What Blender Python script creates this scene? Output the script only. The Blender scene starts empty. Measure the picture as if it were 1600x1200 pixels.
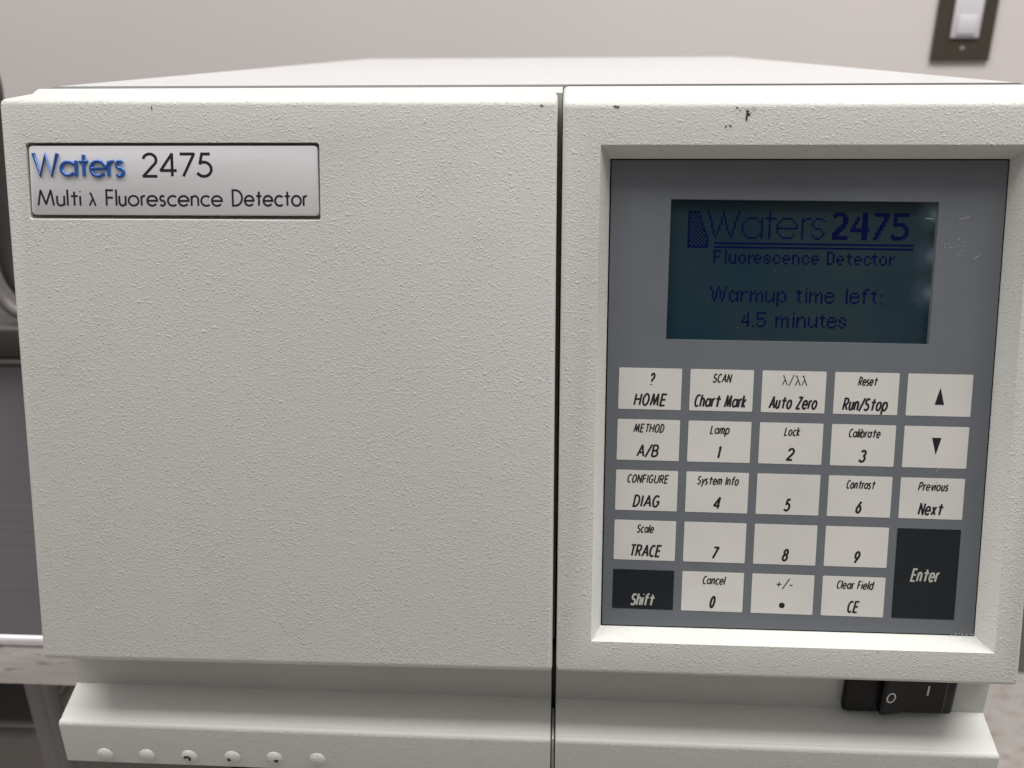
import bpy, bmesh, math, random
from mathutils import Vector, Matrix

S = 0.001                                  # everything below is laid out in millimetres
sc = bpy.context.scene
COL = sc.collection
rnd = random.Random(7)

# ------------------------------------------------------------------ camera
cam_d = bpy.data.cameras.new('camera')
cam = bpy.data.objects.new('camera', cam_d)
COL.objects.link(cam)
R_ = [[0.9984895047, -0.0143465336, 0.0530366467],
      [0.0545917754, 0.3679973038, -0.9282228841],
      [-0.0062005622, 0.9297161725, 0.3682246484]]
M_ = Matrix.Identity(4)
for i in range(3):
    for j in range(3):
        M_[i][j] = R_[i][j]
M_.translation = Vector((11.2178, -202.0500, 169.9765)) * S
cam.matrix_world = M_
cam_d.sensor_width = 36
cam_d.lens = 1350 * 36 / 1600
cam_d.clip_start = 0.01
cam_d.clip_end = 50
cam_d.dof.use_dof = True
cam_d.dof.focus_distance = 0.245
cam_d.dof.aperture_fstop = 17.0
sc.camera = cam

# ------------------------------------------------------------------ light
world = bpy.data.worlds.new('World')
sc.world = world
world.use_nodes = True
bg = world.node_tree.nodes['Background']
# an even grey room: brightest overhead, dimmer towards its lower half
_nt = world.node_tree
_tc = _nt.nodes.new('ShaderNodeTexCoord')
_sx = _nt.nodes.new('ShaderNodeSeparateXYZ')
_mr = _nt.nodes.new('ShaderNodeMapRange')
_mr.inputs['From Min'].default_value = -1
_rp = _nt.nodes.new('ShaderNodeValToRGB')
_nt.links.new(_tc.outputs['Generated'], _sx.inputs[0])
_nt.links.new(_sx.outputs['Z'], _mr.inputs['Value'])
_nt.links.new(_mr.outputs[0], _rp.inputs['Fac'])
_my = _nt.nodes.new('ShaderNodeMapRange')          # the end of the room in front of the detector is unlit
_my.interpolation_type = 'SMOOTHSTEP'
for _k, _v in (('From Min', -1.0), ('From Max', -0.15), ('To Min', 0.12), ('To Max', 1.0)):
    _my.inputs[_k].default_value = _v
_nt.links.new(_sx.outputs['Y'], _my.inputs['Value'])
_nt.links.new(_rp.outputs['Color'], bg.inputs[0])
_nt.links.new(_my.outputs[0], bg.inputs[1])
_e = _rp.color_ramp.elements
_e.new(0.5)
_e.new(0.68)
for _el, (_p, _v) in zip(_e, ((0.0, 0.03), (0.5, 0.13), (0.66, 0.36), (1.0, 0.60))):
    _el.position = _p
    _el.color = (_v, _v * 0.985, _v * 0.975, 1)



def area(name, loc, size, watts, target, col=(1, 0.985, 0.96)):
    d = bpy.data.lights.new(name, 'AREA')
    d.shape = 'RECTANGLE'
    d.size, d.size_y = size
    d.energy = watts
    d.color = col
    o = bpy.data.objects.new(name, d)
    COL.objects.link(o)
    o.location = loc
    o.rotation_euler = (Vector(target) - Vector(loc)).to_track_quat('-Z', 'Y').to_euler()
    return o


area('ceiling_lamp', (-0.80, -0.02, 1.75), (1.2, 0.75), 15, (-0.80, -0.02, 0))
area('ceiling_lamp', (0.90, -0.02, 1.75), (1.2, 0.75), 21, (0.90, -0.02, 0))

vs = sc.view_settings
vs.view_transform = 'Standard'
vs.look = 'None'
vs.exposure = 0.68
vs.gamma = 1.0
vs.use_curve_mapping = False

# ------------------------------------------------------------------ materials


def mat(name, base=(0.8, 0.8, 0.8), rough=0.5, metal=0.0, spec=0.5, coat=0.0):
    m = bpy.data.materials.new(name)
    m.use_nodes = True
    b = m.node_tree.nodes['Principled BSDF']
    b.inputs['Base Color'].default_value = (*base, 1)
    b.inputs['Roughness'].default_value = rough
    b.inputs['Metallic'].default_value = metal
    b.inputs['Specular IOR Level'].default_value = spec
    b.inputs['Coat Weight'].default_value = coat
    return m


class NT:
    def __init__(self, m):
        self.t = m.node_tree
        self.b = self.t.nodes['Principled BSDF']
        self.tc = self.t.nodes.new('ShaderNodeTexCoord')

    def n(self, kind, **kw):
        x = self.t.nodes.new(kind)
        for k, v in kw.items():
            if k in x.inputs.keys():
                x.inputs[k].default_value = v
            else:
                setattr(x, k, v)
        return x

    def l(self, a, b):
        self.t.links.new(a, b)

    def coord(self, scale=(1, 1, 1)):
        mp = self.n('ShaderNodeMapping')
        mp.inputs['Scale'].default_value = scale
        self.l(self.tc.outputs['Object'], mp.inputs['Vector'])
        return mp.outputs['Vector']

    def noise(self, scale, detail=2.0, rough=0.5, vec=None):
        x = self.n('ShaderNodeTexNoise', Scale=scale, Detail=detail, Roughness=rough)
        self.l(vec if vec else self.tc.outputs['Object'], x.inputs['Vector'])
        return x.outputs['Fac']

    def ramp(self, src, stops):
        x = self.n('ShaderNodeValToRGB')
        e = x.color_ramp.elements
        while len(e) < len(stops):
            e.new(0.5)
        for el, (p, c) in zip(e, stops):
            el.position = p
            el.color = (c, c, c, 1) if isinstance(c, (int, float)) else (*c, 1)
        self.l(src, x.inputs['Fac'])
        return x.outputs['Color']

    def math(self, op, a, b):
        x = self.n('ShaderNodeMath', operation=op)
        for i, v in enumerate((a, b)):
            if isinstance(v, (int, float)):
                x.inputs[i].default_value = v
            else:
                self.l(v, x.inputs[i])
        return x.outputs[0]

    def bump(self, h, strength, dist):
        x = self.n('ShaderNodeBump', Strength=strength, Distance=dist)
        self.l(h, x.inputs['Height'])
        self.l(x.outputs['Normal'], self.b.inputs['Normal'])


def textured_paint(name, base, strength, rough=0.42):
    """spatter-textured powder coat: a fine peel with irregular raised flecks"""
    m = mat(name, base, rough, 0.0, 0.3)
    t = NT(m)
    fine = t.noise(2400, 2.0, 0.6)
    warp = t.n('ShaderNodeTexNoise', Scale=900, Detail=2.0)
    t.l(t.tc.outputs['Object'], warp.inputs['Vector'])
    off = t.n('ShaderNodeVectorMath', operation='MULTIPLY_ADD')
    t.l(warp.outputs['Color'], off.inputs[0])
    off.inputs[1].default_value = (0.0011, 0.0011, 0.0011)
    t.l(t.tc.outputs['Object'], off.inputs[2])

    def flecks(scale, r0, r1, keep):
        v = t.n('ShaderNodeTexVoronoi', Scale=scale, Randomness=1.0)
        t.l(off.outputs[0], v.inputs['Vector'])
        dome = t.ramp(v.outputs['Distance'], [(r0, 1.0), (r1, 0.0)])
        sep = t.n('ShaderNodeSeparateColor')
        t.l(v.outputs['Color'], sep.inputs[0])
        return t.math('MULTIPLY', dome, t.ramp(sep.outputs[0], [(1 - keep, 0.0), (1.0, 1.0)]))

    h = t.math('ADD', t.math('MULTIPLY', flecks(1320, 0.05, 0.52, 0.8), 0.8), t.math('MULTIPLY', flecks(2250, 0.05, 0.52, 0.9), 0.5))
    h = t.math('ADD', h, t.math('MULTIPLY', flecks(600, 0.05, 0.40, 0.14), 0.7))
    dens = t.ramp(t.noise(60, 2.0), [(0.36, 0.75), (0.62, 1.0)])
    h = t.math('ADD', t.math('MULTIPLY', h, dens), t.math('MULTIPLY', fine, 0.45))
    t.bump(h, strength, 0.000165)
    tone = t.n('ShaderNodeMix', data_type='RGBA')
    tone.inputs['A'].default_value = (*[c * 0.96 for c in base], 1)
    tone.inputs['B'].default_value = (base[0] * 1.02, base[1] * 1.01, base[2] * 0.985, 1)
    t.l(t.noise(14, 3.0), tone.inputs['Factor'])
    # sparse dark dirt specks caught in the texture
    v = t.n('ShaderNodeTexVoronoi', Scale=75, Randomness=1.0)
    t.l(t.tc.outputs['Object'], v.inputs['Vector'])
    sep = t.n('ShaderNodeSeparateColor')
    t.l(v.outputs['Color'], sep.inputs[0])
    spot = t.math('MULTIPLY', t.ramp(v.outputs['Distance'], [(0.010, 1.0), (0.028, 0.0)]), t.ramp(sep.outputs[0], [(0.66, 0.0), (0.95, 0.8)]))
    smear = t.math('MULTIPLY', t.ramp(t.noise(30, 5.0, 0.7), [(0.56, 0.0), (0.74, 1.0)]), 0.16)
    grime = t.n('ShaderNodeMix', data_type='RGBA')
    t.l(smear, grime.inputs['Factor'])
    t.l(tone.outputs['Result'], grime.inputs['A'])
    grime.inputs['B'].default_value = (0.47, 0.43, 0.35, 1)
    dirt = t.n('ShaderNodeMix', data_type='RGBA')
    t.l(spot, dirt.inputs['Factor'])
    t.l(grime.outputs['Result'], dirt.inputs['A'])
    dirt.inputs['B'].default_value = (0.06, 0.05, 0.04, 1)
    t.l(dirt.outputs['Result'], t.b.inputs['Base Color'])
    return m


PAINT = (0.63, 0.632, 0.605)
paint = textured_paint('spatter_paint', PAINT, 1.0)
paint_soft = textured_paint('smooth_paint', PAINT, 0.22)
cover_paint = textured_paint('cover_paint', (0.55, 0.55, 0.565), 0.10, 0.33)
shade_black = mat('shade_black', (0.02, 0.02, 0.02), 0.8)  # near-black colour for the shade put into seams and gaps
ink = mat('black_ink', (0.012, 0.012, 0.016), 0.45)
key_ink = mat('key_ink', (0.014, 0.014, 0.017), 0.5)
pale_ink = mat('pale_ink', (0.50, 0.50, 0.46), 0.5)
chip_dark = mat('bare_chip', (0.010, 0.007, 0.006), 0.6)
chip_brown = mat('rusty_chip', (0.13, 0.06, 0.03), 0.7)
chip_grey = mat('grey_chip', (0.10, 0.10, 0.14), 0.5)
scuff_white = mat('pale_scuff', (0.62, 0.62, 0.60), 0.7)
black_plastic = mat('black_plastic', (0.004, 0.004, 0.0045), 0.40, 0.0, 0.25)
white_print = mat('white_print', (0.75, 0.75, 0.75), 0.5)
navy_wear = mat('navy_wear', (0.012, 0.013, 0.035), 0.5)

blue = mat('blue_enamel', (0.024, 0.115, 0.40), 0.30, 0.2, 0.5, 0.3)


def make_plate():
    m = mat('brushed_aluminium', (0.6, 0.58, 0.61), 0.45, 0.25)
    t = NT(m)
    n = t.noise(1.0, 3.0, 0.6, t.coord((120, 5200, 5200)))
    c = t.ramp(n, [(0.3, (0.80, 0.785, 0.81)), (0.7, (0.86, 0.845, 0.865))])
    t.l(c, t.b.inputs['Base Color'])
    t.bump(n, 0.12, 0.00004)
    return m


plate_mat = make_plate()


def make_membrane(name, base, rough):
    m = mat(name, base, rough)
    t = NT(m)
    t.bump(t.noise(2600, 2.0), 0.10, 0.00003)
    c = t.ramp(t.noise(35, 4.0, 0.6), [(0.3, tuple(x * 0.94 for x in base)), (0.7, tuple(x * 1.05 for x in base))])
    t.l(c, t.b.inputs['Base Color'])
    t.l(t.math('ADD', t.math('MULTIPLY', t.noise(22, 4.0, 0.65), 0.3), rough - 0.15), t.b.inputs['Roughness'])
    return m


membrane = make_membrane('slate_membrane', (0.160, 0.171, 0.189), 0.40)
key_light = make_membrane('pale_key_print', (0.70, 0.685, 0.645), 0.42)
key_dark = make_membrane('dark_key_print', (0.014, 0.017, 0.021), 0.40)


def make_lcd():
    m = mat('lcd_glass', (0.022, 0.046, 0.052), 0.30, 0.0, 0.5)
    t = NT(m)
    c = t.ramp(t.noise(26, 2.0, 0.5), [(0.35, (0.009, 0.033, 0.050)), (0.65, (0.026, 0.046, 0.053))])
    t.l(c, t.b.inputs['Base Color'])
    # the lamps behind the right-hand edge of the glass shine through faintly
    tot = None
    for lamp in LCD_LAMPS:
        d = t.n('ShaderNodeVectorMath', operation='DISTANCE')
        t.l(t.tc.outputs['Object'], d.inputs[0])
        d.inputs[1].default_value = lamp
        g = t.ramp(t.math('MULTIPLY', d.outputs['Value'], 1 / 0.0060), [(0.0, 1.0), (0.45, 0.22), (1.0, 0.0)])
        tot = g if tot is None else t.math('ADD', tot, g)
    t.b.inputs['Emission Color'].default_value = (0.62, 0.80, 0.90, 1)
    t.l(t.math('MULTIPLY', tot, 0.06), t.b.inputs['Emission Strength'])
    return m


LCD_LAMPS = []
for u_, v_ in ((114.2, 131.4), (114.0, 120.3), (113.7, 110.2)):
    a_ = math.radians(14.8)
    LCD_LAMPS.append((u_ * S, (v_ * math.sin(a_) + 7.4 * math.cos(a_)) * S, (v_ * math.cos(a_) - 7.4 * math.sin(a_)) * S))
lcd = make_lcd()
lcd_ink = mat('lcd_dot', (0.002, 0.002, 0.058), 0.35, 0.0, 0.2)


def make_steel(name, base, rough, streak, metal=0.85, spots=None):
    m = mat(name, base, rough, metal)
    t = NT(m)
    n = t.noise(1.0, 4.0, 0.65, t.coord(streak))
    c = t.ramp(n, [(0.25, tuple(x * 0.8 for x in base)), (0.75, tuple(x * 1.15 for x in base))])
    if spots:
        s = t.ramp(t.noise(1.0, 2.0, 0.5, t.coord((70, 150, 260))), [(0.60, 0.0), (0.70, 1.0)])
        mx = t.n('ShaderNodeMix', data_type='RGBA')
        t.l(t.math('MULTIPLY', s, 0.55), mx.inputs['Factor'])
        t.l(c, mx.inputs['A'])
        mx.inputs['B'].default_value = (*spots, 1)
        c = mx.outputs['Result']
    t.l(c, t.b.inputs['Base Color'])
    t.bump(n, 0.15, 0.0001)
    return m


steel_top = make_steel('brushed_bench_steel', (0.125, 0.12, 0.13), 0.42, (9, 900, 900))
steel_edge = make_steel('highlight_edge_steel', (0.85, 0.82, 0.83), 0.3, (9, 900, 900), 0.2)  # pale base paints in the highlight along the rolled edge
steel_apron = make_steel('stained_apron_steel', (0.80, 0.76, 0.735), 0.6, (14, 200, 200), 0.0, (0.22, 0.15, 0.11))  # pale base holds the steel's reflection of the bright room; brown spots are stains
steel_leg = make_steel('dull_leg_steel', (0.25, 0.24, 0.235), 0.5, (400, 400, 9), 0.4)
bronze = make_steel('dark_plate_metal', (0.085, 0.070, 0.055), 0.5, (500, 500, 12), 0.35)
white_plastic = mat('white_plastic', (0.72, 0.70, 0.74), 0.35)
case_dark = mat('dark_casing', (0.060, 0.055, 0.052), 0.45)
case_light = mat('grey_casing_rim', (0.17, 0.155, 0.15), 0.45)
bin_mat = make_membrane('grey_box_plastic', (0.25, 0.235, 0.22), 0.6)


def make_wall():
    m = mat('painted_wall', (0.70, 0.63, 0.61), 0.8)
    t = NT(m)
    c = t.ramp(t.noise(1.6, 3.0), [(0.3, (0.70, 0.65, 0.63)), (0.7, (0.75, 0.70, 0.67))])
    t.l(c, t.b.inputs['Base Color'])
    t.bump(t.noise(320, 3.0), 0.15, 0.0004)
    return m


def make_floor():
    m = mat('speckled_floor', (0.45, 0.38, 0.35), 0.5)
    t = NT(m)
    c = t.ramp(t.noise(1.0, 4.0, 0.6, t.coord((34, 60, 60))), [(0.32, (0.34, 0.29, 0.26)), (0.46, (0.45, 0.41, 0.385)), (0.7, (0.50, 0.465, 0.445))])
    t.l(c, t.b.inputs['Base Color'])
    return m


wall_mat, floor_mat = make_wall(), make_floor()
base_dark = make_membrane('dark_wall_foot', (0.17, 0.155, 0.16), 0.55)

# ------------------------------------------------------------------ helpers
TAU = math.radians(14.8)
ST, CT = math.sin(TAU), math.cos(TAU)


def F(u, v, w=0.0):
    """front-face coordinates (right, up along the leaning face, out of it) -> room mm"""
    return Vector((u, v * ST - w * CT, v * CT + w * ST))


KC = (78.2, 79.3)
KA = math.radians(-0.45)


def K(u, v, w=0.0):
    """same, for the keypad sheet, which is stuck on very slightly turned"""
    du, dv = u - KC[0], v - KC[1]
    return F(KC[0] + du * math.cos(KA) - dv * math.sin(KA), KC[1] + du * math.sin(KA) + dv * math.cos(KA), w)


def link(name, me, parent=None):
    o = bpy.data.objects.new(name, me)
    COL.objects.link(o)
    if parent is not None:
        o.parent = parent
        base = Vector((0, 0, 0))
        p = parent
        while p is not None:
            base += p.location
            p = p.parent
        o.location = -base
    return o


def finish(name, bm, mats, parent=None, smooth=True, angle=35, recalc=True):
    if recalc:
        bmesh.ops.recalc_face_normals(bm, faces=bm.faces)
    bmesh.ops.scale(bm, vec=(S, S, S), verts=bm.verts)
    me = bpy.data.meshes.new(name)
    bm.to_mesh(me)
    bm.free()
    for m in (mats if isinstance(mats, (list, tuple)) else [mats]):
        me.materials.append(m)
    if smooth:
        for p in me.polygons:
            p.use_smooth = True
        me.set_sharp_from_angle(angle=math.radians(angle))
    return link(name, me, parent)


def thing(name, label, cat, loc):
    o = bpy.data.objects.new(name, None)
    COL.objects.link(o)
    o.location = Vector(loc) * S
    o.empty_display_size = 0.02
    o['label'], o['category'] = label, cat
    return o


def add_box(bm, x0, x1, y0, y1, z0, z1, r=0.0, seg=3, sel=None):
    vs_ = [bm.verts.new((x, y, z)) for x in (x0, x1) for y in (y0, y1) for z in (z0, z1)]
    idx = [(0, 1, 3, 2), (4, 6, 7, 5), (0, 4, 5, 1), (2, 3, 7, 6), (0, 2, 6, 4), (1, 5, 7, 3)]
    fs = [bm.faces.new([vs_[i] for i in f]) for f in idx]
    if r > 0:
        es = {e for f in fs for e in f.edges}
        if sel:
            es = {e for e in es if sel(e)}
        bmesh.ops.bevel(bm, geom=list(es), offset=r, segments=seg, affect='EDGES', profile=0.5)


def add_prism_x(bm, prof, x0, x1, mat_of=None):
    a = [bm.verts.new((x0, y, z)) for y, z in prof]
    b = [bm.verts.new((x1, y, z)) for y, z in prof]
    n = len(prof)
    for i in range(n):
        f = bm.faces.new((a[i], a[(i + 1) % n], b[(i + 1) % n], b[i]))
        if mat_of:
            f.material_index = mat_of(i)
    bm.faces.new(a[::-1])
    bm.faces.new(b)


def rrect(u0, u1, v0, v1, r, n=4):
    """rounded rectangle, counter-clockwise from the lower right corner; n points per corner"""
    out = []
    for cu, cv, a0 in ((u1 - r, v0 + r, -90), (u1 - r, v1 - r, 0), (u0 + r, v1 - r, 90), (u0 + r, v0 + r, 180)):
        for k in range(n):
            a = math.radians(a0 + 90 * k / (n - 1))
            out.append((cu + r * math.cos(a), cv + r * math.sin(a)))
    return out


def slab(bm, corners, back, hole_out, hole_in, depth, r_edge, r_hole=0.0, floor=True):
    """front slab on the leaning face with a recess. corners: BR, TR, TL, BL (u, v); back: same corners as room (x, y, z)"""
    n = len(hole_out) // 4
    A = [bm.verts.new(F(u, v)) for u, v in corners]
    B = [bm.verts.new(p) for p in back]
    H = [bm.verts.new(F(u, v)) for u, v in hole_out]
    I = [bm.verts.new(F(u, v, -depth)) for u, v in hole_in]
    N = len(H)
    for c in range(4):
        d = (c + 1) % 4
        m0 = c * n + n // 2
        m1 = d * n + n // 2
        if m1 <= m0:
            m1 += N
        ring = [H[k % N] for k in range(m0, m1 + 1)]
        bm.faces.new([A[c], A[d]] + ring[::-1])
        bm.faces.new((A[d], A[c], B[c], B[d]))
    for k in range(N):
        bm.faces.new((H[k], H[(k + 1) % N], I[(k + 1) % N], I[k]))
    if floor:
        bm.faces.new(I)
    bm.faces.new(B[::-1])
    bm.normal_update()
    sa, sb, sh = set(A), set(B), set(H)
    if r_hole > 0:
        es = [e for e in bm.edges if all(v in sh for v in e.verts)]
        bmesh.ops.bevel(bm, geom=es, offset=r_hole, segments=2, affect='EDGES', profile=0.5)
    es = [e for e in bm.edges if (e.verts[0] in sa and e.verts[1] in sa) or
          (e.verts[0] in sa and e.verts[1] in sb) or (e.verts[0] in sb and e.verts[1] in sa)]
    bmesh.ops.bevel(bm, geom=es, offset=r_edge, segments=4, affect='EDGES', profile=0.5)


def sheet(bm, pts, conv, w0, w1, bev=0.0):
    """flat plate with outline pts between heights w0 < w1 over the face"""
    lo = [bm.verts.new(conv(u, v, w0)) for u, v in pts]
    hi = [bm.verts.new(conv(u, v, w1)) for u, v in pts]
    n = len(pts)
    top = bm.faces.new(hi)
    for i in range(n):
        bm.faces.new((lo[i], lo[(i + 1) % n], hi[(i + 1) % n], hi[i]))
    if bev:
        bm.normal_update()
        bmesh.ops.bevel(bm, geom=list(top.edges), offset=bev, segments=2, affect='EDGES', profile=0.5)


# ------------------------------------------------------------------ lettering: geometric skeleton alphabet
def arc(cx, cy, rx, ry, a0, a1, n=None):
    n = n or max(4, int(abs(a1 - a0) / 15))
    return [(cx + rx * math.cos(math.radians(a0 + (a1 - a0) * i / n)),
             cy + ry * math.sin(math.radians(a0 + (a1 - a0) * i / n))) for i in range(n + 1)]


def glyphs(X):
    """cap height 1, x-height X; name -> (advance width, strokes)"""
    h = X / 2
    asc = 1.05
    bowl = lambda cx, r: arc(cx, h, r, h, 0, 360, 28)
    r = X * 0.52
    g = {}
    g['A'] = (.78, [[(0, 0), (.39, 1), (.78, 0)], [(.14, .33), (.64, .33)]])
    g['B'] = (.55, [[(0, 0), (0, 1), (.25, 1)] + arc(.25, .76, .24, .24, 90, -90) + [(0, .52)],
                    [(.25, .52)] + arc(.27, .26, .28, .26, 90, -90) + [(0, 0)]])
    g['C'] = (.82, [arc(.5, .5, .5, .5, 52, 308, 20)])
    g['D'] = (.70, [[(0, 0), (0, 1), (.2, 1)] + arc(.2, .5, .5, .5, 90, -90, 16) + [(0, 0)]])
    g['E'] = (.48, [[(.48, 1), (0, 1), (0, 0), (.48, 0)], [(0, .52), (.44, .52)]])
    g['F'] = (.46, [[(.46, 1), (0, 1), (0, 0)], [(0, .52), (.43, .52)]])
    g['G'] = (1.0, [arc(.5, .5, .5, .5, 45, 340, 20) + [(.98, .46), (.55, .46)]])
    g['H'] = (.66, [[(0, 0), (0, 1)], [(.66, 0), (.66, 1)], [(0, .53), (.66, .53)]])
    g['I'] = (.0, [[(0, 0), (0, 1)]])
    g['L'] = (.42, [[(0, 1), (0, 0), (.42, 0)]])
    g['M'] = (.92, [[(0, 0), (.16, 1), (.46, .08), (.76, 1), (.92, 0)]])
    g['N'] = (.70, [[(0, 0), (0, 1), (.70, 0), (.70, 1)]])
    g['O'] = (1.0, [arc(.5, .5, .5, .5, 0, 360, 32)])
    g['P'] = (.50, [[(0, 0), (0, 1), (.24, 1)] + arc(.24, .74, .26, .26, 90, -90) + [(0, .48)]])
    g['R'] = (.52, [[(0, 0), (0, 1), (.24, 1)] + arc(.24, .74, .26, .26, 90, -90) + [(0, .48)], [(.2, .48), (.54, 0)]])
    g['S'] = (.50, [arc(.26, .75, .23, .25, 35, 250, 12) + arc(.25, .26, .26, .26, 75, -150, 14)])
    g['T'] = (.56, [[(0, 1), (.56, 1)], [(.28, 0), (.28, 1)]])
    g['U'] = (.62, [[(0, 1), (0, .32)] + arc(.31, .31, .31, .31, 180, 360) + [(.62, 1)]])
    g['W'] = (1.12, [[(0, 1), (.29, 0), (.56, .96), (.83, 0), (1.12, 1)]])
    g['Z'] = (.58, [[(.04, 1), (.58, 1), (0, 0), (.58, 0)]])
    g['a'] = (2 * r + .02, [arc(r * .95, h, r * .95, h * .9, 38, 322, 22), [(2 * r + .02, X + .02), (2 * r + .02, 0)]])
    g['b'] = (2 * r, [bowl(r, r), [(0, asc), (0, 0)]])
    g['c'] = (1.55 * r, [arc(r, h, r, h, 48, 312, 18)])
    g['d'] = (2 * r, [bowl(r, r), [(2 * r, asc), (2 * r, 0)]])
    g['e'] = (2 * r, [[(.02, h)] + [(2 * r, h)] + arc(r, h, r, h, 0, 322, 24)])
    g['f'] = (.36, [[(.15, 0), (.15, .84)] + arc(.33, .84, .18, .20, 180, 80, 6)[1:], [(0, X), (.36, X)]])
    g['h'] = (.44, [[(0, 0), (0, asc)], [(0, X * .58)] + arc(.22, X * .62, .22, X * .38, 180, 0) + [(.44, 0)]])
    g['i'] = (.0, [[(0, 0), (0, X)], [(0, X + .24), (0, X + .30)]])
    g['k'] = (.40, [[(0, 0), (0, asc)], [(.36, X), (.03, h), (.42, 0)]])
    g['l'] = (.0, [[(0, 0), (0, asc)]])
    g['m'] = (.76, [[(0, 0), (0, X)], [(0, X * .6)] + arc(.19, X * .66, .19, X * .34, 180, 0) + [(.38, 0)],
                    [(.38, X * .6)] + arc(.57, X * .66, .19, X * .34, 180, 0) + [(.76, 0)]])
    g['n'] = (.44, [[(0, 0), (0, X)], [(0, X * .58)] + arc(.22, X * .62, .22, X * .38, 180, 0) + [(.44, 0)]])
    g['o'] = (2 * r, [bowl(r, r)])
    g['p'] = (2 * r, [bowl(r, r), [(0, X), (0, -.34)]])
    g['r'] = (.24, [[(0, 0), (0, X)], [(0, X * .6)] + arc(.20, X * .64, .20, X * .36, 180, 75, 6)])
    g['s'] = (.32, [arc(.16, X * .75, .15, X * .25, 35, 250, 10) + arc(.155, X * .26, .165, X * .26, 75, -150, 12)])
    g['t'] = (.40, [[(.20, 0), (.20, X + .27)], [(0, X - .02), (.40, X - .02)]])
    g['u'] = (.42, [[(0, X), (0, X * .38)] + arc(.21, X * .36, .21, X * .36, 180, 360) + [(.42, X)], [(.42, X), (.42, 0)]])
    g['v'] = (.46, [[(0, X), (.23, 0), (.46, X)]])
    g['x'] = (.46, [[(0, 0), (.44, X)], [(.02, X), (.46, 0)]])
    g['y'] = (.48, [[(0, X), (.25, .02)], [(.48, X), (.10, -.34)]])
    g['0'] = (.56, [arc(.28, .5, .28, .5, 0, 360, 28)])
    g['1'] = (.20, [[(0, .84), (.20, 1), (.20, 0)]])
    g['2'] = (.54, [arc(.27, .73, .26, .27, 170, -35, 14) + [(0, 0), (.56, 0)]])
    g['3'] = (.52, [arc(.25, .76, .23, .24, 160, -80, 12), arc(.25, .27, .27, .27, 85, -165, 14)])
    g['4'] = (.62, [[(.46, 0), (.46, 1), (0, .26), (.64, .26)]])
    g['5'] = (.54, [[(.50, 1), (.17, 1), (.09, .56)] + arc(.24, .32, .30, .32, 115, -150, 16)])
    g['6'] = (.56, [[(.42, 1), (.06, .46)], arc(.28, .30, .28, .30, 0, 360, 22)])
    g['7'] = (.54, [[(0, 1), (.56, 1), (.12, 0)]])
    g['8'] = (.54, [arc(.27, .76, .22, .24, 0, 360, 20), arc(.27, .27, .27, .27, 0, 360, 22)])
    g['9'] = (.56, [[(.14, 0), (.50, .54)], arc(.28, .70, .28, .30, 0, 360, 22)])
    g['?'] = (.46, [arc(.22, .75, .22, .25, 170, -60, 12) + [(.22, .42), (.22, .27)], [(.22, -.01), (.22, .06)]])
    g['/'] = (.46, [[(0, -.08), (.46, 1.06)]])
    g['+'] = (.50, [[(0, .42), (.50, .42)], [(.25, .17), (.25, .67)]])
    g['-'] = (.30, [[(0, .36), (.30, .36)]])
    g['\u03bb'] = (.50, [[(.02, X + .28), (.12, X + .30), (.46, .03), (.52, .03)], [(.0, 0), (.25, X * .78)]])
    g[' '] = (.26, [])
    return g


NARROW = {'C': .60, 'O': .58, 'G': .60, 'M': .82, 'D': .72, 'N': .80, 'H': .85, 'A': .85, 'Z': .9,
          'a': .74, 'b': .74, 'c': .78, 'd': .74, 'e': .74, 'o': .74, 'p': .74, 'm': .92, 't': 1.55, 'f': 1.35, 'r': 1.2}


def layout(text, X, gap=.20, narrow=False):
    G = glyphs(X)
    x, out = 0.0, []
    for ch in text:
        wd, st = G[ch]
        if narrow and ch in NARROW:
            kx = NARROW[ch]
            wd, st = wd * kx, [[(px * kx, py) for px, py in q] for q in st]
        tight = .10 if ch in 'tfrvyTA\u03bb/' else gap
        out += [[(x + px, py) for px, py in s] for s in st]
        x += wd + (gap if tight == gap else gap * .72)
    xs = [p[0] for s in out for p in s]
    x0, x1 = min(xs), max(xs)
    return [[((px - x0) / (x1 - x0 or 1), py) for px, py in s] for s in out], (x1 - x0)


def text_strokes(text, u0, u1, v, cap, stroke, X=.64, shear=0.0, gap=.20, narrow=False):
    """centre lines fitted so the inked letters span u0..u1 and stand cap high on v"""
    st, w = layout(text, X, gap, narrow)
    e = stroke / 2
    W = (u1 - u0) - stroke
    Hh = cap - stroke
    if w < 1e-6 or len(text) == 1 and w < .05:
        W = 0
    return [[(u0 + e + px * W + (py * Hh - .0) * shear, v + e + py * Hh) for px, py in s] for s in st]


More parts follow.
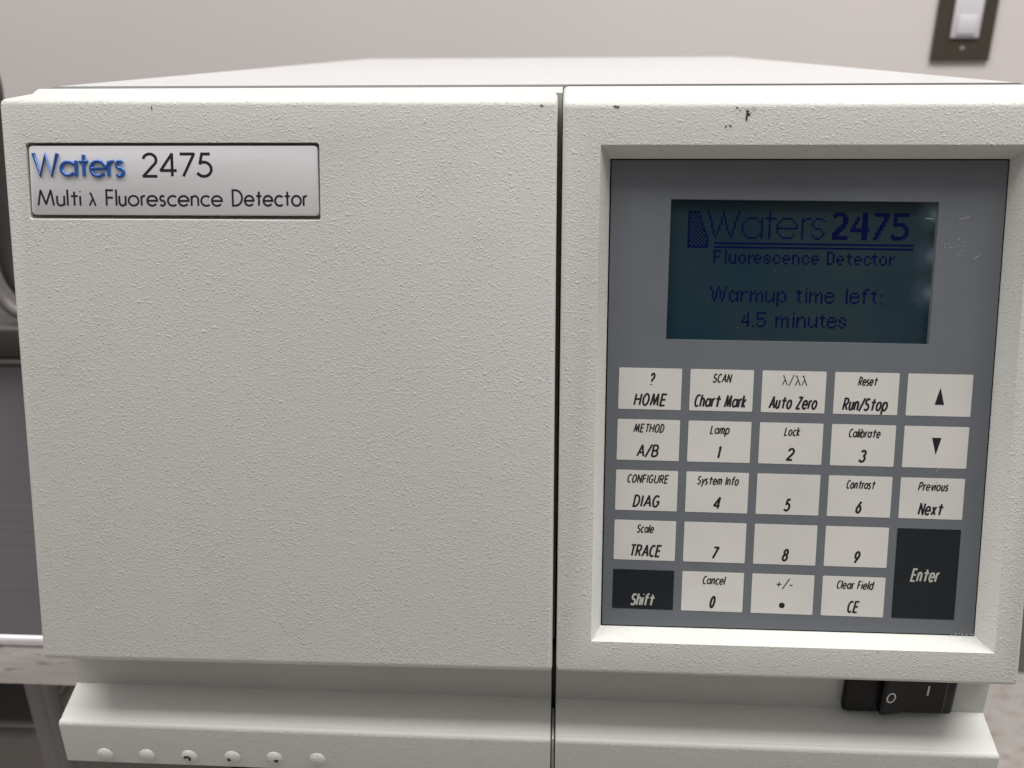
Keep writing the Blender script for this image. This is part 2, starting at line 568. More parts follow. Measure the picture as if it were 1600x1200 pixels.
def ribbon(bm, pts, half, conv, w, thick=.03):
    """one pen stroke: a thin raised ribbon with mitred corners"""
    p = [pts[0]]
    for q in pts[1:]:
        if math.hypot(q[0] - p[-1][0], q[1] - p[-1][1]) > 1e-4:
            p.append(q)
    if len(p) < 2:
        return
    closed = math.hypot(p[0][0] - p[-1][0], p[0][1] - p[-1][1]) < 1e-3
    if closed:
        p = p[:-1]
    n = len(p)
    if not closed:
        for i in range(1, n - 1):
            ax, ay = p[i][0] - p[i - 1][0], p[i][1] - p[i - 1][1]
            cx, cy = p[i + 1][0] - p[i][0], p[i + 1][1] - p[i][1]
            la, lc = math.hypot(ax, ay), math.hypot(cx, cy)
            if (ax * cx + ay * cy) / (la * lc) < -.2:          # a sharp turn: two strokes that overlap at the corner
                e = half * .45
                ribbon(bm, p[:i] + [(p[i][0] + ax / la * e, p[i][1] + ay / la * e)], half, conv, w, thick)
                ribbon(bm, [(p[i][0] - cx / lc * e, p[i][1] - cy / lc * e)] + p[i + 1:], half, conv, w + .002, thick)
                return
    L, Rr = [], []
    for i in range(n):
        a = p[i - 1] if (i > 0 or closed) else None
        b = p[(i + 1) % n] if (i < n - 1 or closed) else None
        def nrm(s, t):
            dx, dy = t[0] - s[0], t[1] - s[1]
            d = math.hypot(dx, dy)
            return (-dy / d, dx / d)
        if a is None:
            m = nrm(p[i], b); k = 1
        elif b is None:
            m = nrm(a, p[i]); k = 1
        else:
            n0, n1 = nrm(a, p[i]), nrm(p[i], b)
            m = (n0[0] + n1[0], n0[1] + n1[1])
            d = math.hypot(*m) or 1
            m = (m[0] / d, m[1] / d)
            k = min(1 / max(.2, m[0] * n0[0] + m[1] * n0[1]), 2.6)
        L.append((p[i][0] + m[0] * half * k, p[i][1] + m[1] * half * k))
        Rr.append((p[i][0] - m[0] * half * k, p[i][1] - m[1] * half * k))
    lv = [bm.verts.new(conv(u, v, w)) for u, v in L]
    rv = [bm.verts.new(conv(u, v, w)) for u, v in Rr]
    for i in range(n if closed else n - 1):
        j = (i + 1) % n
        bm.faces.new((lv[i], rv[i], rv[j], lv[j]))


def lettering(name, specs, conv, w, material, parent):
    bm = bmesh.new()
    k = 0
    for st, stroke in specs:
        for s in st:
            ribbon(bm, s, stroke / 2, conv, w + .004 * (k % 9))
            k += 1
    o = finish(name, bm, material, parent, smooth=False, recalc=False)
    return o


# ================================================================== ROOM
bm = bmesh.new()
add_box(bm, -2600, 2600, 972, 1072, -783, 1900)
o = finish('wall', bm, wall_mat, smooth=False)
o['kind'] = 'structure'
bm = bmesh.new()
add_box(bm, -2600, 2600, -2500, 1072, -860, -783.2)
o = finish('floor', bm, floor_mat, smooth=False)
o['kind'] = 'structure'
bm = bmesh.new()
add_box(bm, -2600, 2600, 966, 971.8, -783, -520, 2, 2)
o = finish('wall_foot_band', bm, base_dark, smooth=False)  # darker band along the foot of the wall
o['kind'] = 'structure'

# ---- stainless bench the detector stands on
BZ = -58.0
bench = thing('steel_bench', 'stainless steel lab bench with a bright rolled front edge, under the detector', 'bench', (-480, 500, -783))
bm = bmesh.new()
add_box(bm, -1100, 122, 82, 960, BZ - 4, BZ)
finish('bench_top', bm, steel_top, bench, smooth=False)
bm = bmesh.new()
prof = [(82.5, BZ)] + [(82.0 + 2.4 * math.cos(math.radians(a)), BZ - 2.4 + 2.4 * math.sin(math.radians(a))) for a in range(90, 271, 15)] + [(82.5, BZ - 4.8)]
add_prism_x(bm, prof, -1100, 122)
finish('rolled_edge', bm, steel_edge, bench, angle=60)
bm = bmesh.new()
add_box(bm, -1100, 122, 80.2, 83.5, BZ - 24.4, BZ - 5.0, .6, 2)
finish('apron', bm, steel_apron, bench)
for lx, ly in ((-239.6, 112), (-239.6, 900), (-1080, 112), (-1080, 900), (104, 112), (104, 900)):
    bm = bmesh.new()
    add_box(bm, lx, lx + 10, ly, ly + 11, -783, BZ - 4.2, 1.5, 3)
    finish('leg', bm, steel_leg, bench)
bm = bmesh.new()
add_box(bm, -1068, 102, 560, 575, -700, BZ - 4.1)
finish('underbench_shade', bm, mat('shadow_board', (0.006, 0.006, 0.006), 0.95, 0.0, 0.0), bench, smooth=False)  # near-black sheet added to stand for the deep shade under the bench

# ---- box under the bench
box = thing('storage_box', 'plain grey round-cornered box on the floor beneath the bench', 'box', (-470, 330, -783))
bm = bmesh.new()
add_box(bm, -620, -325, 220, 480, -783, -246, 7, 4)
finish('box_body', bm, bin_mat, box)
bm = bmesh.new()
add_box(bm, -619, -326, 221, 479, -245.6, -239, 3, 3)
finish('box_lid', bm, bin_mat, box)

# ---- low dark box and two thick cables on the bench at the far left
case = thing('equipment_case', 'low dark equipment box on the bench, beyond the left side of the detector', 'lab equipment', (-450, 480, BZ))
bm = bmesh.new()
add_box(bm, -640, -330, 397, 560, BZ + 4, -28, 3, 3)
finish('case_body', bm, case_dark, case)
bm = bmesh.new()
add_box(bm, -645, -326, 393, 565, BZ + .1, BZ + 4.1, 1.2, 2)
finish('case_base', bm, case_dark, case)


def hose(name, label, pts, rad, material):
    c = bpy.data.curves.new(name, 'CURVE')
    c.dimensions = '3D'
    c.bevel_depth = rad * S
    c.bevel_resolution = 6
    c.use_fill_caps = True
    sp_ = c.splines.new('NURBS')
    sp_.points.add(len(pts) - 1)
    for p_, q in zip(sp_.points, pts):
        p_.co = (*(Vector(q) * S), 1)
    sp_.use_endpoint_u = True
    sp_.order_u = 4
    t_ = bpy.data.objects.new('tmp', c)
    COL.objects.link(t_)
    m_ = bpy.data.meshes.new_from_object(t_.evaluated_get(bpy.context.evaluated_depsgraph_get()))
    bpy.data.objects.remove(t_)
    m_.materials.clear()
    m_.materials.append(material)
    for p_ in m_.polygons:
        p_.use_smooth = True
    o_ = link(name, m_)
    o_['label'], o_['category'] = label, 'cable'
    return o_


hose('thick_cable', 'thick dark cable hanging down the wall behind the left edge of the detector',
     [(-620, 800, 330), (-540, 520, 250), (-430, 430, 192), (-396, 421, 168), (-389, 420, 148), (-395, 420, 112), (-402, 420, 69), (-407, 420, 31),
      (-406, 420, 0), (-390, 420, -12), (-365, 422, -18), (-330, 425, -19.5)], 7.6, case_dark)
hose('grey_cable', 'thinner grey cable curving down onto the low dark box left of the detector',
     [(-440, 404, 120), (-420, 404, 60), (-412, 404, 20), (-410, 404, -2), (-404, 404, -14), (-393, 404, -21), (-370, 404, -23.2), (-330, 404, -23.2)], 4.7, case_light)

# ---- light switch on the wall
sw = thing('light_switch', 'bronze light switch plate with a white paddle, high on the wall', 'light switch', (502, 972, 205))
bm = bmesh.new()
add_box(bm, 466.5, 537.0, 966.5, 971.9, 144.5, 262, 2.6, 2, lambda e: all(v.co.y < 967 for v in e.verts))
finish('wall_plate', bm, bronze, sw, angle=20)
bm = bmesh.new()
add_box(bm, 484.5, 518.0, 963.8, 966.4, 171, 236, .8, 2)
finish('switch_insert', bm, white_plastic, sw)
bm = bmesh.new()
add_box(bm, 490.0, 512.5, 961.2, 963.7, 175, 196, 1.0, 2)
finish('slider', bm, white_plastic, sw)
for zz in (158.5, 248):
    bm = bmesh.new()
    bmesh.ops.create_uvsphere(bm, u_segments=14, v_segments=8, radius=3.2)
    bmesh.ops.scale(bm, vec=(1, .45, 1), verts=bm.verts)
    bmesh.ops.translate(bm, vec=(501.8, 966.4, zz), verts=bm.verts)
    finish('screw', bm, steel_leg, sw)

# ================================================================== DETECTOR
det = thing('detector', 'off-white laboratory fluorescence detector with nameplate door, display and keypad', 'lab instrument', (0, 280, BZ))

# housing behind the bezel
bm = bmesh.new()
add_box(bm, -142.0, 142.0, 58.75, 503, -42, 158.6, 5.0, 5,
        lambda e: all(v.co.z > 100 for v in e.verts) and not all(v.co.y < 100 for v in e.verts))
finish('housing', bm, cover_paint, det)
bm = bmesh.new()
add_box(bm, -139, 139, 57.2, 60.5, -40, 153)
finish('seam_shade', bm, shade_black, det, smooth=False)  # near-black strip standing in for the shade inside the seam
bm = bmesh.new()
add_box(bm, -140, 9.5, 52.45, 53.6, 140, 154.6)
finish('seam_shade', bm, shade_black, det, smooth=False)  # near-black strip painting shade into the seam along the door top
for fx in (-105, 105):
    for fy in (110, 460):
        bm = bmesh.new()
        bmesh.ops.create_cone(bm, cap_ends=True, segments=24, radius1=12, radius2=13, depth=15.9)
        bmesh.ops.translate(bm, vec=(fx, fy, -50.0), verts=bm.verts)
        finish('foot', bm, black_plastic, det)

# frame behind the door
bm = bmesh.new()
add_prism_x(bm, [(13.4, 1.6), (53.4, 149.0), (53.7, 156.6), (54.2, 157.1), (57.2, 158.0), (58.1, 157.6), (58.1, 1.6)], -141.9, 11.35)
finish('door_frame', bm, paint_soft, det)

# door with a recess for the nameplate
bm = bmesh.new()
hole = rrect(-137.65, -54.8, 128.7, 149.75, .9)
hole_bed = rrect(-137.65, -54.8, 129.75, 149.75, .9)
slab(bm, [(10.75, .45), (10.05, 160.6), (-144.9, 161.4), (-141.6, -.7)],
     [(10.75, 11.8, -6.6), (10.05, 52.3, 156.9), (-142.4, 52.3, 156.9), (-141.6, 11.8, -7.0)],
     hole, hole_bed, 3.2, 1.5)
finish('door', bm, paint, det)

# control panel bezel with a bevelled opening
bm = bmesh.new()
ho = rrect(21.75, 134.68, 9.91, 149.12, .25, 3)
hi = rrect(24.77, 131.68, 12.38, 146.22, .25, 3)
slab(bm, [(142.0, .2), (142.7, 160.0), (11.55, 160.1), (11.9, .1)],
     [(142.0, 58.0, -.6), (142.4, 58.0, 158.1), (11.55, 58.0, 158.1), (11.9, 58.0, -.6)],
     ho, hi, 6.0, 1.5, floor=False)
finish('control_panel_bezel', bm, paint, det)
bm = bmesh.new()
add_prism_x(bm, [(1.9, -.3), (11.8, -.8), (12.7, -.9), (12.7, -6.8), (11.8, -6.8)], 12.1, 141.6)
finish('bezel_lip', bm, paint_soft, det)

# recess and ledge under the door and under the panel
def lower(x0, x1):
    prof = [(13.0, 1.0), (13.0, -20.8), (4.6, -23.9), (2.6, -24.65)]
    for a in (72, 85, 105, 125, 145, 165, 180):
        prof.append((1.45 + 1.4 * math.cos(math.radians(a)), -26.35 + 1.4 * math.sin(math.radians(a))))
    prof += [(.05, -40.2), (.9, -41.2), (57.5, -41.2), (57.5, 1.0)]
    b = bmesh.new()
    add_prism_x(b, prof, x0, x1, lambda i: 1 if 8 <= i <= 11 else 0)
    b.normal_update()
    ends = [e for e in b.edges if len({round(v.co.x, 3) for v in e.verts}) == 1 and
            all(v.co.y < 20 for v in e.verts)]
    bmesh.ops.bevel(b, geom=ends, offset=.45, segments=2, affect='EDGES', profile=.5)
    return finish('lower_cover', b, [paint_soft, paint], det)


lower(-142, 10.55)
lower(11.95, 142)
bm = bmesh.new()
add_box(bm, 10.9, 11.6, 1.6, 50, -40.8, -26.0)
finish('divider_strip', bm, paint_soft, det, smooth=False)
bm = bmesh.new()
add_box(bm, 10.6, 11.9, 14.6, 57, -41.0, -1.2)
finish('gap_shade', bm, shade_black, det, smooth=False)  # near-black filler that gives the slot its deep shade

# embossed bumps on the ledge; three have worn dark tops
wear = {2: [arc(-.25, .0, .85, .75, 185, -35, 10) + [(.75, -.75)]], 3: [arc(-.75, -.2, .3, .28, 0, 360, 8)], 4: [arc(.85, -.25, .34, .3, 0, 360, 8)]}
for k, (bx, bz) in enumerate([(-129.08, -37.2), (-115.57, -37.0), (-102.0, -36.75), (-88.25, -36.4), (-74.9, -36.1), (-61.35, -35.95)]):
    bm = bmesh.new()
    bmesh.ops.create_uvsphere(bm, u_segments=28, v_segments=16, radius=2.6)
    bmesh.ops.scale(bm, vec=(1, .50, .95), verts=bm.verts)
    bmesh.ops.translate(bm, vec=(bx, .25, bz), verts=bm.verts)
    bump = finish('bump', bm, paint, det)
    if k in wear:
        bm = bmesh.new()
        dome = lambda u, v, w: Vector((bx + u, .25 - 1.30 * math.sqrt(max(0, 1 - (u / 2.6) ** 2 - (v / 2.47) ** 2)) - .05 - w, bz + v))
        for s in wear[k]:
            ribbon(bm, s, .36, dome, .02)
            if k > 2:
                bm.faces.new([bm.verts.new(dome(u, v, .03)) for u, v in s[:-1]])
        finish('worn_paint', bm, navy_wear, bump, smooth=False)

# ---- nameplate
bm = bmesh.new()
sheet(bm, rrect(-137.05, -55.36, 130.1, 148.95, 1.1, 6), F, -1.65, -.35, .25)
plate = finish('nameplate', bm, plate_mat, det)
NW = -.33
specs = [(text_strokes('2475', -104.9, -84.8, 140.25, 6.85, .80, gap=.16), .80)]
specs += [(text_strokes('Multi', -135.3, -122.6, 132.3, 4.75, .56), .56),
          (text_strokes('\u03bb', -120.5, -118.1, 132.35, 4.15, .50, X=.62), .50),
          (text_strokes('Fluorescence', -115.6, -82.2, 132.35, 4.75, .56), .56),
          (text_strokes('Detector', -79.7, -58.3, 132.45, 4.75, .56), .56)]
lettering('nameplate_lettering', specs, F, NW, ink, plate)
# raised blue word: rounded tube strokes
cu = bpy.data.curves.new('raised_word', 'CURVE')
cu.dimensions = '3D'
cu.bevel_depth = .50 * S
cu.bevel_resolution = 3
cu.use_fill_caps = True
for s in text_strokes('Waters', -136.1, -109.6, 140.2, 7.1, .90, X=.66, gap=.16):
    sp = cu.splines.new('POLY')
    sp.points.add(len(s) - 1)
    for p, (u, v) in zip(sp.points, s):
        p.co = (*(F(u, v, NW + .12) * S), 1)
tmp = bpy.data.objects.new('tmp', cu)
COL.objects.link(tmp)
me = bpy.data.meshes.new_from_object(tmp.evaluated_get(bpy.context.evaluated_depsgraph_get()))
bpy.data.objects.remove(tmp)
me.materials.clear()
me.materials.append(blue)
for p in me.polygons:
    p.use_smooth = True
link('raised_word', me, plate)

# ---- keypad membrane, keys, display
bm = bmesh.new()
o_ = rrect(25.15, 131.3, 12.75, 145.85, .3, 3)
h_ = rrect(41.25, 113.44, 96.34, 135.10, .15, 3)
ft = [bm.verts.new(F(u, v, -5.80)) for u, v in o_]
fb = [bm.verts.new(F(u, v, -8.0)) for u, v in o_]
ht = [bm.verts.new(K(u, v, -5.80)) for u, v in h_]
hb = [bm.verts.new(K(u, v, -8.0)) for u, v in h_]
n = len(o_)
for i in range(n):
    j = (i + 1) % n
    bm.faces.new((ft[i], ft[j], ht[j], ht[i]))
    bm.faces.new((fb[i], fb[j], ft[j], ft[i]))
    bm.faces.new((ht[i], ht[j], hb[j], hb[i]))
pad = finish('keypad_membrane', bm, membrane, det, smooth=False)
bm = bmesh.new()
sheet(bm, rrect(22.5, 134.0, 10.4, 148.4, .3, 3), F, -9.0, -8.6)
finish('membrane_gap_shade', bm, shade_black, det, smooth=False)  # near-black sheet painting the shade in the slit round the membrane
MW = -5.80
KW, KH, KX, KZ, KP, KQ = 17.623, 11.80, 28.452, 88.181, 20.011, 14.726
AX = 108.45
SHEAR = .19
LO, UP = (3.75, .54), (2.6, .36)
keys = {
    (0, 0): ('HOME', .245, .785, '?', .475, .575), (1, 0): ('Chart Mark', .07, .92, 'SCAN', .355, .66),
    (2, 0): ('Auto Zero', .12, .90, '\u03bb/\u03bb\u03bb', .31, .715), (3, 0): ('Run/Stop', .14, .865, 'Reset', .365, .68),
    (0, 1): ('A/B', .32, .69, 'METHOD', .26, .76), (1, 1): ('1', .47, .54, 'Lamp', .35, .67),
    (2, 1): ('2', .44, .58, 'Lock', .39, .65), (3, 1): ('3', .445, .575, 'Calibrate', .265, .775),
    (0, 2): ('DIAG', .285, .735, 'CONFIGURE', .18, .86), (1, 2): ('4', .445, .59, 'System Info', .175, .855),
    (2, 2): ('5', .44, .565, None, 0, 0), (3, 2): ('6', .445, .56, 'Contrast', .28, .75),
    (0, 3): ('TRACE', .25, .79, 'Scale', .365, .655), (1, 3): ('7', .455, .58, None, 0, 0),
    (2, 3): ('8', .455, .575, None, 0, 0), (3, 3): ('9', .465, .58, None, 0, 0),
    (0, 4): ('Shift', .30, .715, None, 0, 0), (1, 4): ('0', .455, .565, 'Cancel', .33, .71),
    (2, 4): ('dot', .5, .5, '+/-', .39, .67), (3, 4): ('CE', .41, .62, 'Clear Field', .225, .825),
    (4, 0): ('up', 0, 0, None, 0, 0), (4, 1): ('down', 0, 0, None, 0, 0), (4, 2): ('Next', .30, .715, 'Previous', .28, .76),
}


def make_key(x0, x1, v0, v1, dark):
    b = bmesh.new()
    sheet(b, rrect(x0, x1, v0, v1, .22, 3), K, MW - .02, MW + .05)
    return finish('key', b, key_dark if dark else key_light, pad, smooth=False)


for (c, r), (lo, a, b_, up, a2, b2) in keys.items():
    x0 = AX if c == 4 else KX + c * KP
    v1 = KZ - r * KQ
    v0 = v1 - KH
    dark = lo == 'Shift'
    k = make_key(x0, x0 + KW, v0, v1, dark)
    specs = []
    sh = SHEAR
    if lo in ('up', 'down'):
        cx, cy = x0 + KW * .51, (v0 + v1) / 2 - .25
        tri = [(cx - 1.3, cy - 2.45), (cx + 1.3, cy - 2.45), (cx, cy + 2.45)]
        if lo == 'down':
            tri = [(u, 2 * cy - v + .5) for u, v in tri][::-1]
        bm = bmesh.new()
        bm.faces.new([bm.verts.new(K(u, v, MW + .07)) for u, v in tri])
        finish('key_arrow', bm, key_ink, k, smooth=False, recalc=False)
        continue
    if lo == 'dot':
        bm = bmesh.new()
        bm.faces.new([bm.verts.new(K(u, v, MW + .07)) for u, v in arc(x0 + KW * .5, v0 + 2.55, .85, .85, 0, 360, 20)[:-1]])
        for s in text_strokes(up, x0 + KW * a2 - .3, x0 + KW * b2 - .3, v1 - 4.3, 3.1, .30, X=.72, shear=sh):
            ribbon(bm, s, .15, K, MW + .075)
        finish('key_lettering', bm, key_ink, k, smooth=False, recalc=False)
        continue
    d = sh * LO[0] * .5
    specs.append((text_strokes(lo, x0 + KW * a - .1, x0 + KW * b_ - sh * LO[0] + .2, v0 + .95, LO[0], LO[1], X=.72, shear=sh, gap=.30, narrow=True), LO[1] + (.07 if len(lo) == 1 else 0)))
    if up:
        hc, sk = UP
        if up == '?':
            hc, sk = 3.7, .52
            specs.append((text_strokes(up, x0 + KW * a2, x0 + KW * b2 - sh * hc * .5, v1 - 4.95, hc, sk, shear=sh), sk))
        elif '\u03bb' in up:
            specs.append((text_strokes(up, x0 + KW * a2, x0 + KW * b2, v1 - 4.1, 3.0, .26, X=.66), .26))
        else:
            specs.append((text_strokes(up, x0 + KW * a2 - .1, x0 + KW * b2 - sh * hc + .15, v1 - 3.75, hc, sk, X=.72, shear=sh, gap=.30, narrow=True), sk))
    lettering('key_lettering', specs, K, MW + .07, pale_ink if dark else key_ink, k)
v1 = KZ - 3 * KQ
v0 = KZ - 4 * KQ - KH
k = make_key(AX, AX + KW, v0, v1, True)
lettering('key_lettering', [(text_strokes('Enter', AX + KW * .255, AX + KW * .735 - .6, v0 + 10.9, 4.0, .52, X=.72, shear=SHEAR, gap=.30, narrow=True), .52)],
          K, MW + .07, pale_ink, k)

bm = bmesh.new()
sheet(bm, rrect(40.5, 114.4, 95.6, 135.9, .15, 3), K, -7.9, -7.4)
disp = finish('display', bm, lcd, pad, smooth=False)

# dot-matrix picture on the display
dots = set()


def row(r_, c0, s):
    for i, ch in enumerate(s):
        if ch == '#':
            dots.add((c0 + i, r_))


def seg(c0, c1, r_):
    for c in range(c0, c1 + 1):
        dots.add((c, r_))


def col(c, r0, r1):
    for r_ in range(r0, r1 + 1):
        dots.add((c, r_))


right = [5, 5, 6, 6, 6, 7, 7, 7, 8, 8, 9, 9, 9] + [10] * 6
for r_ in range(19):
    for c in range(right[r_] + 1):
        if r_ in (0, 18) or c == 0 or c == right[r_] or (r_ + c) % 2 == 0:
            dots.add((c, r_))
for c, r0, r1 in [(10, 0, 1), (11, 2, 4), (12, 5, 8), (13, 9, 11), (14, 12, 13), (15, 10, 11), (16, 7, 9), (17, 3, 6), (18, 0, 2),
                  (19, 3, 6), (20, 7, 9), (21, 10, 11), (22, 12, 13), (23, 9, 11), (24, 5, 8), (25, 2, 4), (26, 0, 1)]:
    col(c, r0, r1)
col(28, 6, 10); col(38, 3, 13); seg(31, 35, 3); seg(31, 35, 13)
for c, r_ in [(29, 5), (29, 11), (30, 4), (30, 12), (36, 4), (36, 12), (37, 5), (37, 11)]:
    dots.add((c, r_))
col(42, 0, 13); seg(40, 45, 3)
col(46, 6, 10); col(56, 6, 8); seg(46, 56, 8); seg(49, 53, 3); seg(49, 53, 13)
for c, r_ in [(47, 5), (48, 4), (54, 4), (55, 5), (47, 11), (48, 12), (54, 12), (55, 11)]:
    dots.add((c, r_))
col(59, 3, 13); seg(61, 63, 3); dots.add((60, 4))
seg(66, 69, 3); seg(66, 68, 8); seg(66, 68, 13); col(64, 5, 6); col(70, 10, 11)
for c, r_ in [(65, 4), (70, 4), (65, 7), (69, 9), (69, 12), (65, 12), (64, 11)]:
    dots.add((c, r_))
big = {
    75: ['.#####..', '#######.', '##...###', '.....###', '.....###', '.....###', '....###.', '...####.', '..####..', '.####...', '####....', '###.....', '########', '########'],
    84: ['......###.', '......###.', '...##.###.', '...##.###.', '..##..###.', '..##..###.', '.##...###.', '.##...###.', '##########', '##########', '......###.', '......###.', '......###.', '......###.'],
    96: ['########', '########', '.....###', '.....##.', '....###.', '....##..', '...###..', '...##...', '..###...', '..##....', '.###....', '.##.....', '###.....', '##......'],
    105: ['.########', '.########', '.##......', '.##......', '.##......', '.######..', '.#######.', '......###', '.......##', '.......##', '.......##', '##....###', '########.', '.#####...'],
}
for c0, rows in big.items():
    for i, s in enumerate(rows):
        row(i, c0, s)
seg(14, 116, 16); seg(14, 116, 18)
small = {
    'F': ['####', '#...', '#...', '###.', '#...', '#...', '#...'], 'l': ['#'] * 7,
    'u': ['....', '....', '#..#', '#..#', '#..#', '#..#', '.###'], 'o': ['....', '....', '.##.', '#..#', '#..#', '#..#', '.##.'],
    'r': ['...', '...', '#.#', '##.', '#..', '#..', '#..'], 'e': ['....', '....', '.##.', '#..#', '####', '#...', '.##.'],
    's': ['....', '....', '.##.', '#..#', '.##.', '#..#', '.##.'], 'c': ['....', '....', '.##.', '#..#', '#...', '#..#', '.##.'],
    'n': ['....', '....', '###.', '#..#', '#..#', '#..#', '#..#'], 'D': ['###.', '#..#', '#..#', '#..#', '#..#', '#..#', '###.'],
    't': ['...', '.#.', '###', '.#.', '.#.', '.#.', '..#'],
}
for ch, c0 in zip('FluorescenceDetector', [14, 20, 22, 27, 32, 35, 40, 45, 50, 55, 60, 65, 73, 78, 83, 87, 92, 96, 100, 105]):
    for i, s in enumerate(small[ch]):
        row(20 + i, c0, s)


def med(ch, c, r):
    if ch == 'W':
        for dc, a, b in [(0, 0, 1), (1, 2, 5), (2, 6, 7), (3, 2, 5), (4, 0, 1), (5, 2, 5), (6, 6, 7), (7, 2, 5), (8, 0, 1)]:
            col(c + dc, r + a, r + b)
        return
    T = {
        'a': ['.....', '.....', '.##.#', '#..##', '#...#', '#...#', '#..##', '.##.#'],
        'r': ['....', '....', '#.##', '##..', '#...', '#...', '#...', '#...'],
        'm': ['.......', '.......', '#.#..#.', '##.##.#', '#..#..#', '#..#..#', '#..#..#', '#..#..#'],
        'u': ['.....', '.....', '#...#', '#...#', '#...#', '#...#', '#..##', '.##.#'],
        'p': ['.....', '.....', '#.##.', '##..#', '#...#', '#...#', '##..#', '#.##.', '#....', '#....'],
        't': ['...', '.#.', '###', '.#.', '.#.', '.#.', '.#.', '..#'],
        'i': ['#', '.', '#', '#', '#', '#', '#', '#'], 'l': ['#'] * 8,
        'e': ['.....', '.....', '.###.', '#...#', '#####', '#....', '#...#', '.###.'],
        'f': ['..##', '.#..', '###.', '.#..', '.#..', '.#..', '.#..', '.#..'],
        ':': ['.', '.', '.', '#', '.', '.', '.', '#'], '.': ['.'] * 7 + ['#'],
        'n': ['.....', '.....', '#.##.', '##..#', '#...#', '#...#', '#...#', '#...#'],
        's': ['....', '....', '.##.', '#..#', '##..', '..##', '#..#', '.##.'],
        '4': ['...#.', '...#.', '.#.#.', '.#.#.', '#..#.', '#####', '...#.', '...#.'],
        '5': ['#####', '#....', '#....', '####.', '....#', '....#', '#...#', '.###.'],
    }
    for i, s in enumerate(T[ch]):
        row(r + i, c, s)


for ch, c in zip('Warmuptimeleft:', [13, 23, 29, 34, 42, 48, 58, 63, 65, 73, 84, 86, 92, 97, 102]):
    med(ch, c, 39)
for ch, c in zip('4.5minutes', [30, 36, 38, 48, 57, 59, 65, 71, 75, 81]):
    med(ch, c, 52)
bm = bmesh.new()
U0, V0, DP, DV = 46.45, 131.75, .5245, .529
hd = .245
for c, r_ in dots:
    u, v = U0 + c * DP, V0 - r_ * DV
    bm.faces.new([bm.verts.new(K(11.2 + (u + a - 11.2) * 1.0045, 112.7 + (v + b - 112.7) * 1.0045, -7.36)) for a, b in ((-hd, -hd), (hd, -hd), (hd, hd), (-hd, hd))])
finish('display_text', bm, lcd_ink, disp, smooth=False, recalc=False)


# ---- rocker power switch in the recess
bm = bmesh.new()
add_box(bm, 98.6, 131.2, 9.8, 13.2, -19.6, -1.0, 1.4, 3)
psw = finish('power_switch', bm, black_plastic, det)
bm = bmesh.new()
prof = [(108.4, 10.2), (108.4, 7.1), (109.2, 6.5), (117.0, 8.3), (127.0, 8.5), (127.6, 9.0), (127.6, 10.2)]
lo_ = [bm.verts.new((x, y, -17.2)) for x, y in prof]
hi_ = [bm.verts.new((x, y, -2.5)) for x, y in prof]
n = len(prof)
for i in range(n):
    bm.faces.new((lo_[i], lo_[(i + 1) % n], hi_[(i + 1) % n], hi_[i]))
bm.faces.new(lo_)
bm.faces.new(hi_[::-1])
rock = finish('rocker', bm, black_plastic, psw, angle=20)
bm = bmesh.new()
surf = lambda u, v, w: Vector((u, 6.5 + (u - 109.2) * 1.8 / 7.8 - w, v))
ribbon(bm, arc(110.9, -11.0, 1.25, 1.6, 0, 360, 26), .22, surf, .05)
surf2 = lambda u, v, w: Vector((u, 8.3 + (u - 117.0) * .2 / 10 - w, v))
ribbon(bm, [(121.9, -10.9), (121.9, -7.4)], .24, surf2, .05)
finish('switch_marking', bm, white_print, rock, smooth=False)


# ---- small damage on the paint
def blot(bm, u, v, ru, rv, conv, w, n=11, rough=.4):
    ph = rnd.random() * 6.28
    pts = []
    for i in range(n):
        a = ph + 2 * math.pi * i / n
        k = 1 + rough * (rnd.random() - .5) * 2
        pts.append((u + ru * k * math.cos(a), v + rv * k * math.sin(a)))
    bm.faces.new([bm.verts.new(conv(x, y, w)) for x, y in pts])


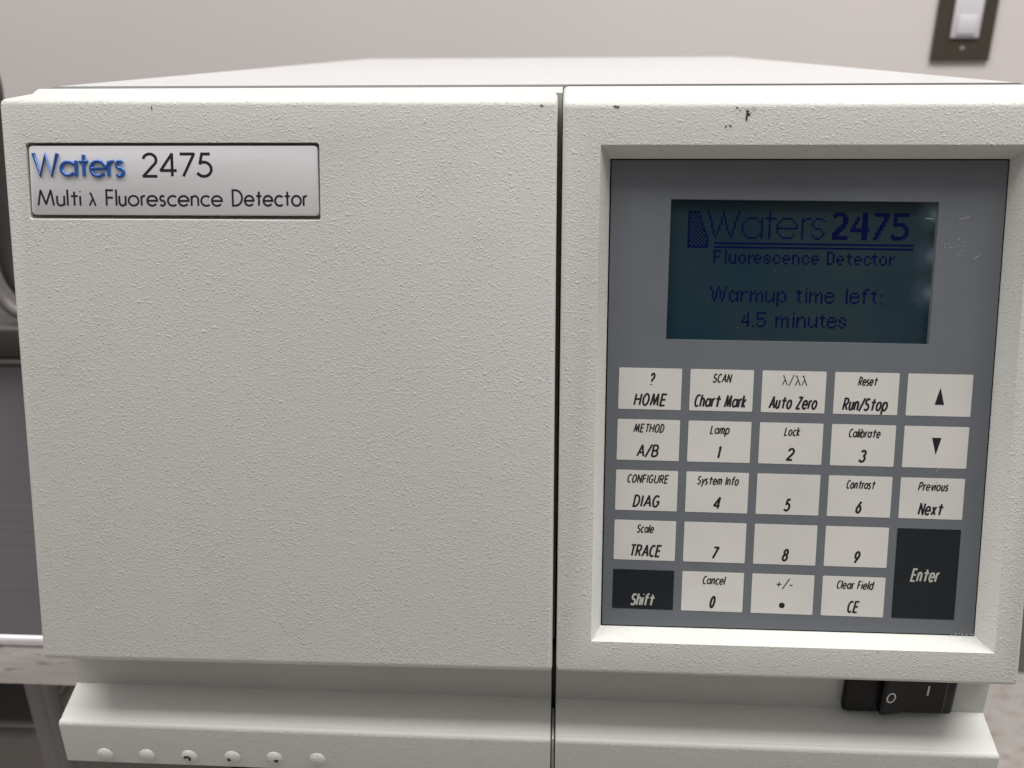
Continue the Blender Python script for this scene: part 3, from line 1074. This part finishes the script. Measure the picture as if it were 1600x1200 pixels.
W0 = .10
bm = bmesh.new()
blot(bm, 60.35, 157.7, .48, .40, F, W0)
blot(bm, 60.5, 156.95, .62, .36, F, W0 + .01)
blot(bm, 60.15, 156.0, .30, .78, F, W0 + .02)
blot(bm, 56.0, 153.9, .28, .26, F, W0)
blot(bm, 54.8, 153.8, .20, .32, F, W0)
blot(bm, 57.6, 158.6, .30, .20, F, W0)
for _ in range(7):
    blot(bm, 60.2 + rnd.gauss(0, 1.3), 158.0 + rnd.gauss(0, .35), .13, .10, F, W0 + .03, 7)
finish('paint_chip', bm, chip_dark, det, smooth=False)
bm = bmesh.new()
for _ in range(16):
    blot(bm, 60.4 + rnd.gauss(0, 1.5), 158.1 + rnd.gauss(0, .4), .10 + .08 * rnd.random(), .07, F, W0 + .04, 7)
o = finish('rust_specks', bm, chip_brown, det, smooth=False)
o['kind'] = 'stuff'
for u, v, ru, rv, m_ in ((25.9, 158.9, .80, .36, chip_grey), (5.9, 159.3, .50, .26, chip_grey), (-101.2, 159.0, .12, .60, chip_dark)):
    bm = bmesh.new()
    blot(bm, u, v, ru, rv, F, W0, 13, .5)
    finish('paint_chip', bm, m_, det, smooth=False)
bm = bmesh.new()
for _ in range(9):
    blot(bm, 14.2 + rnd.gauss(0, .8), 17.9 + rnd.gauss(0, .35), .20, .13, F, W0, 8, .5)
o = finish('pale_specks', bm, scuff_white, det, smooth=False)
o['kind'] = 'stuff'
for pts_ in ([(119.2, 130.2), (121.3, 130.6), (122.0, 131.0)], [(124.0, 119.5), (124.8, 120.2), (125.6, 120.5)],
             [(110.4, 130.4), (112.6, 130.2)], [(117.8, 60.4), (118.6, 61.4)]):
    bm = bmesh.new()
    ribbon(bm, pts_, .045, F, MW + .15)
    finish('scratch', bm, scuff_white, pad, smooth=False)
bm = bmesh.new()
for _ in range(14):
    blot(bm, 119.8 + rnd.gauss(0, 1.5), 123.2 + rnd.gauss(0, 1.3), .16, .08, F, MW + .08 + .002 * _, 7, .6)
for _ in range(10):
    blot(bm, 115.4 + rnd.gauss(0, .9), 117.5 + rnd.gauss(0, 6), .13, .05, F, MW + .12 + .002 * _, 6, .6)
for _ in range(12):
    blot(bm, 128.3 + rnd.gauss(0, 1.3), 12.8 + abs(rnd.gauss(0, .15)), .20, .14, F, MW + .2 + .01 * _, 7, .6)
for _ in range(22):
    blot(bm, rnd.uniform(42, 113), rnd.uniform(97, 134), .045, .045, K, MW + .09, 6, .4)
o = finish('dust', bm, scuff_white, pad, smooth=False)
o['kind'] = 'stuff'
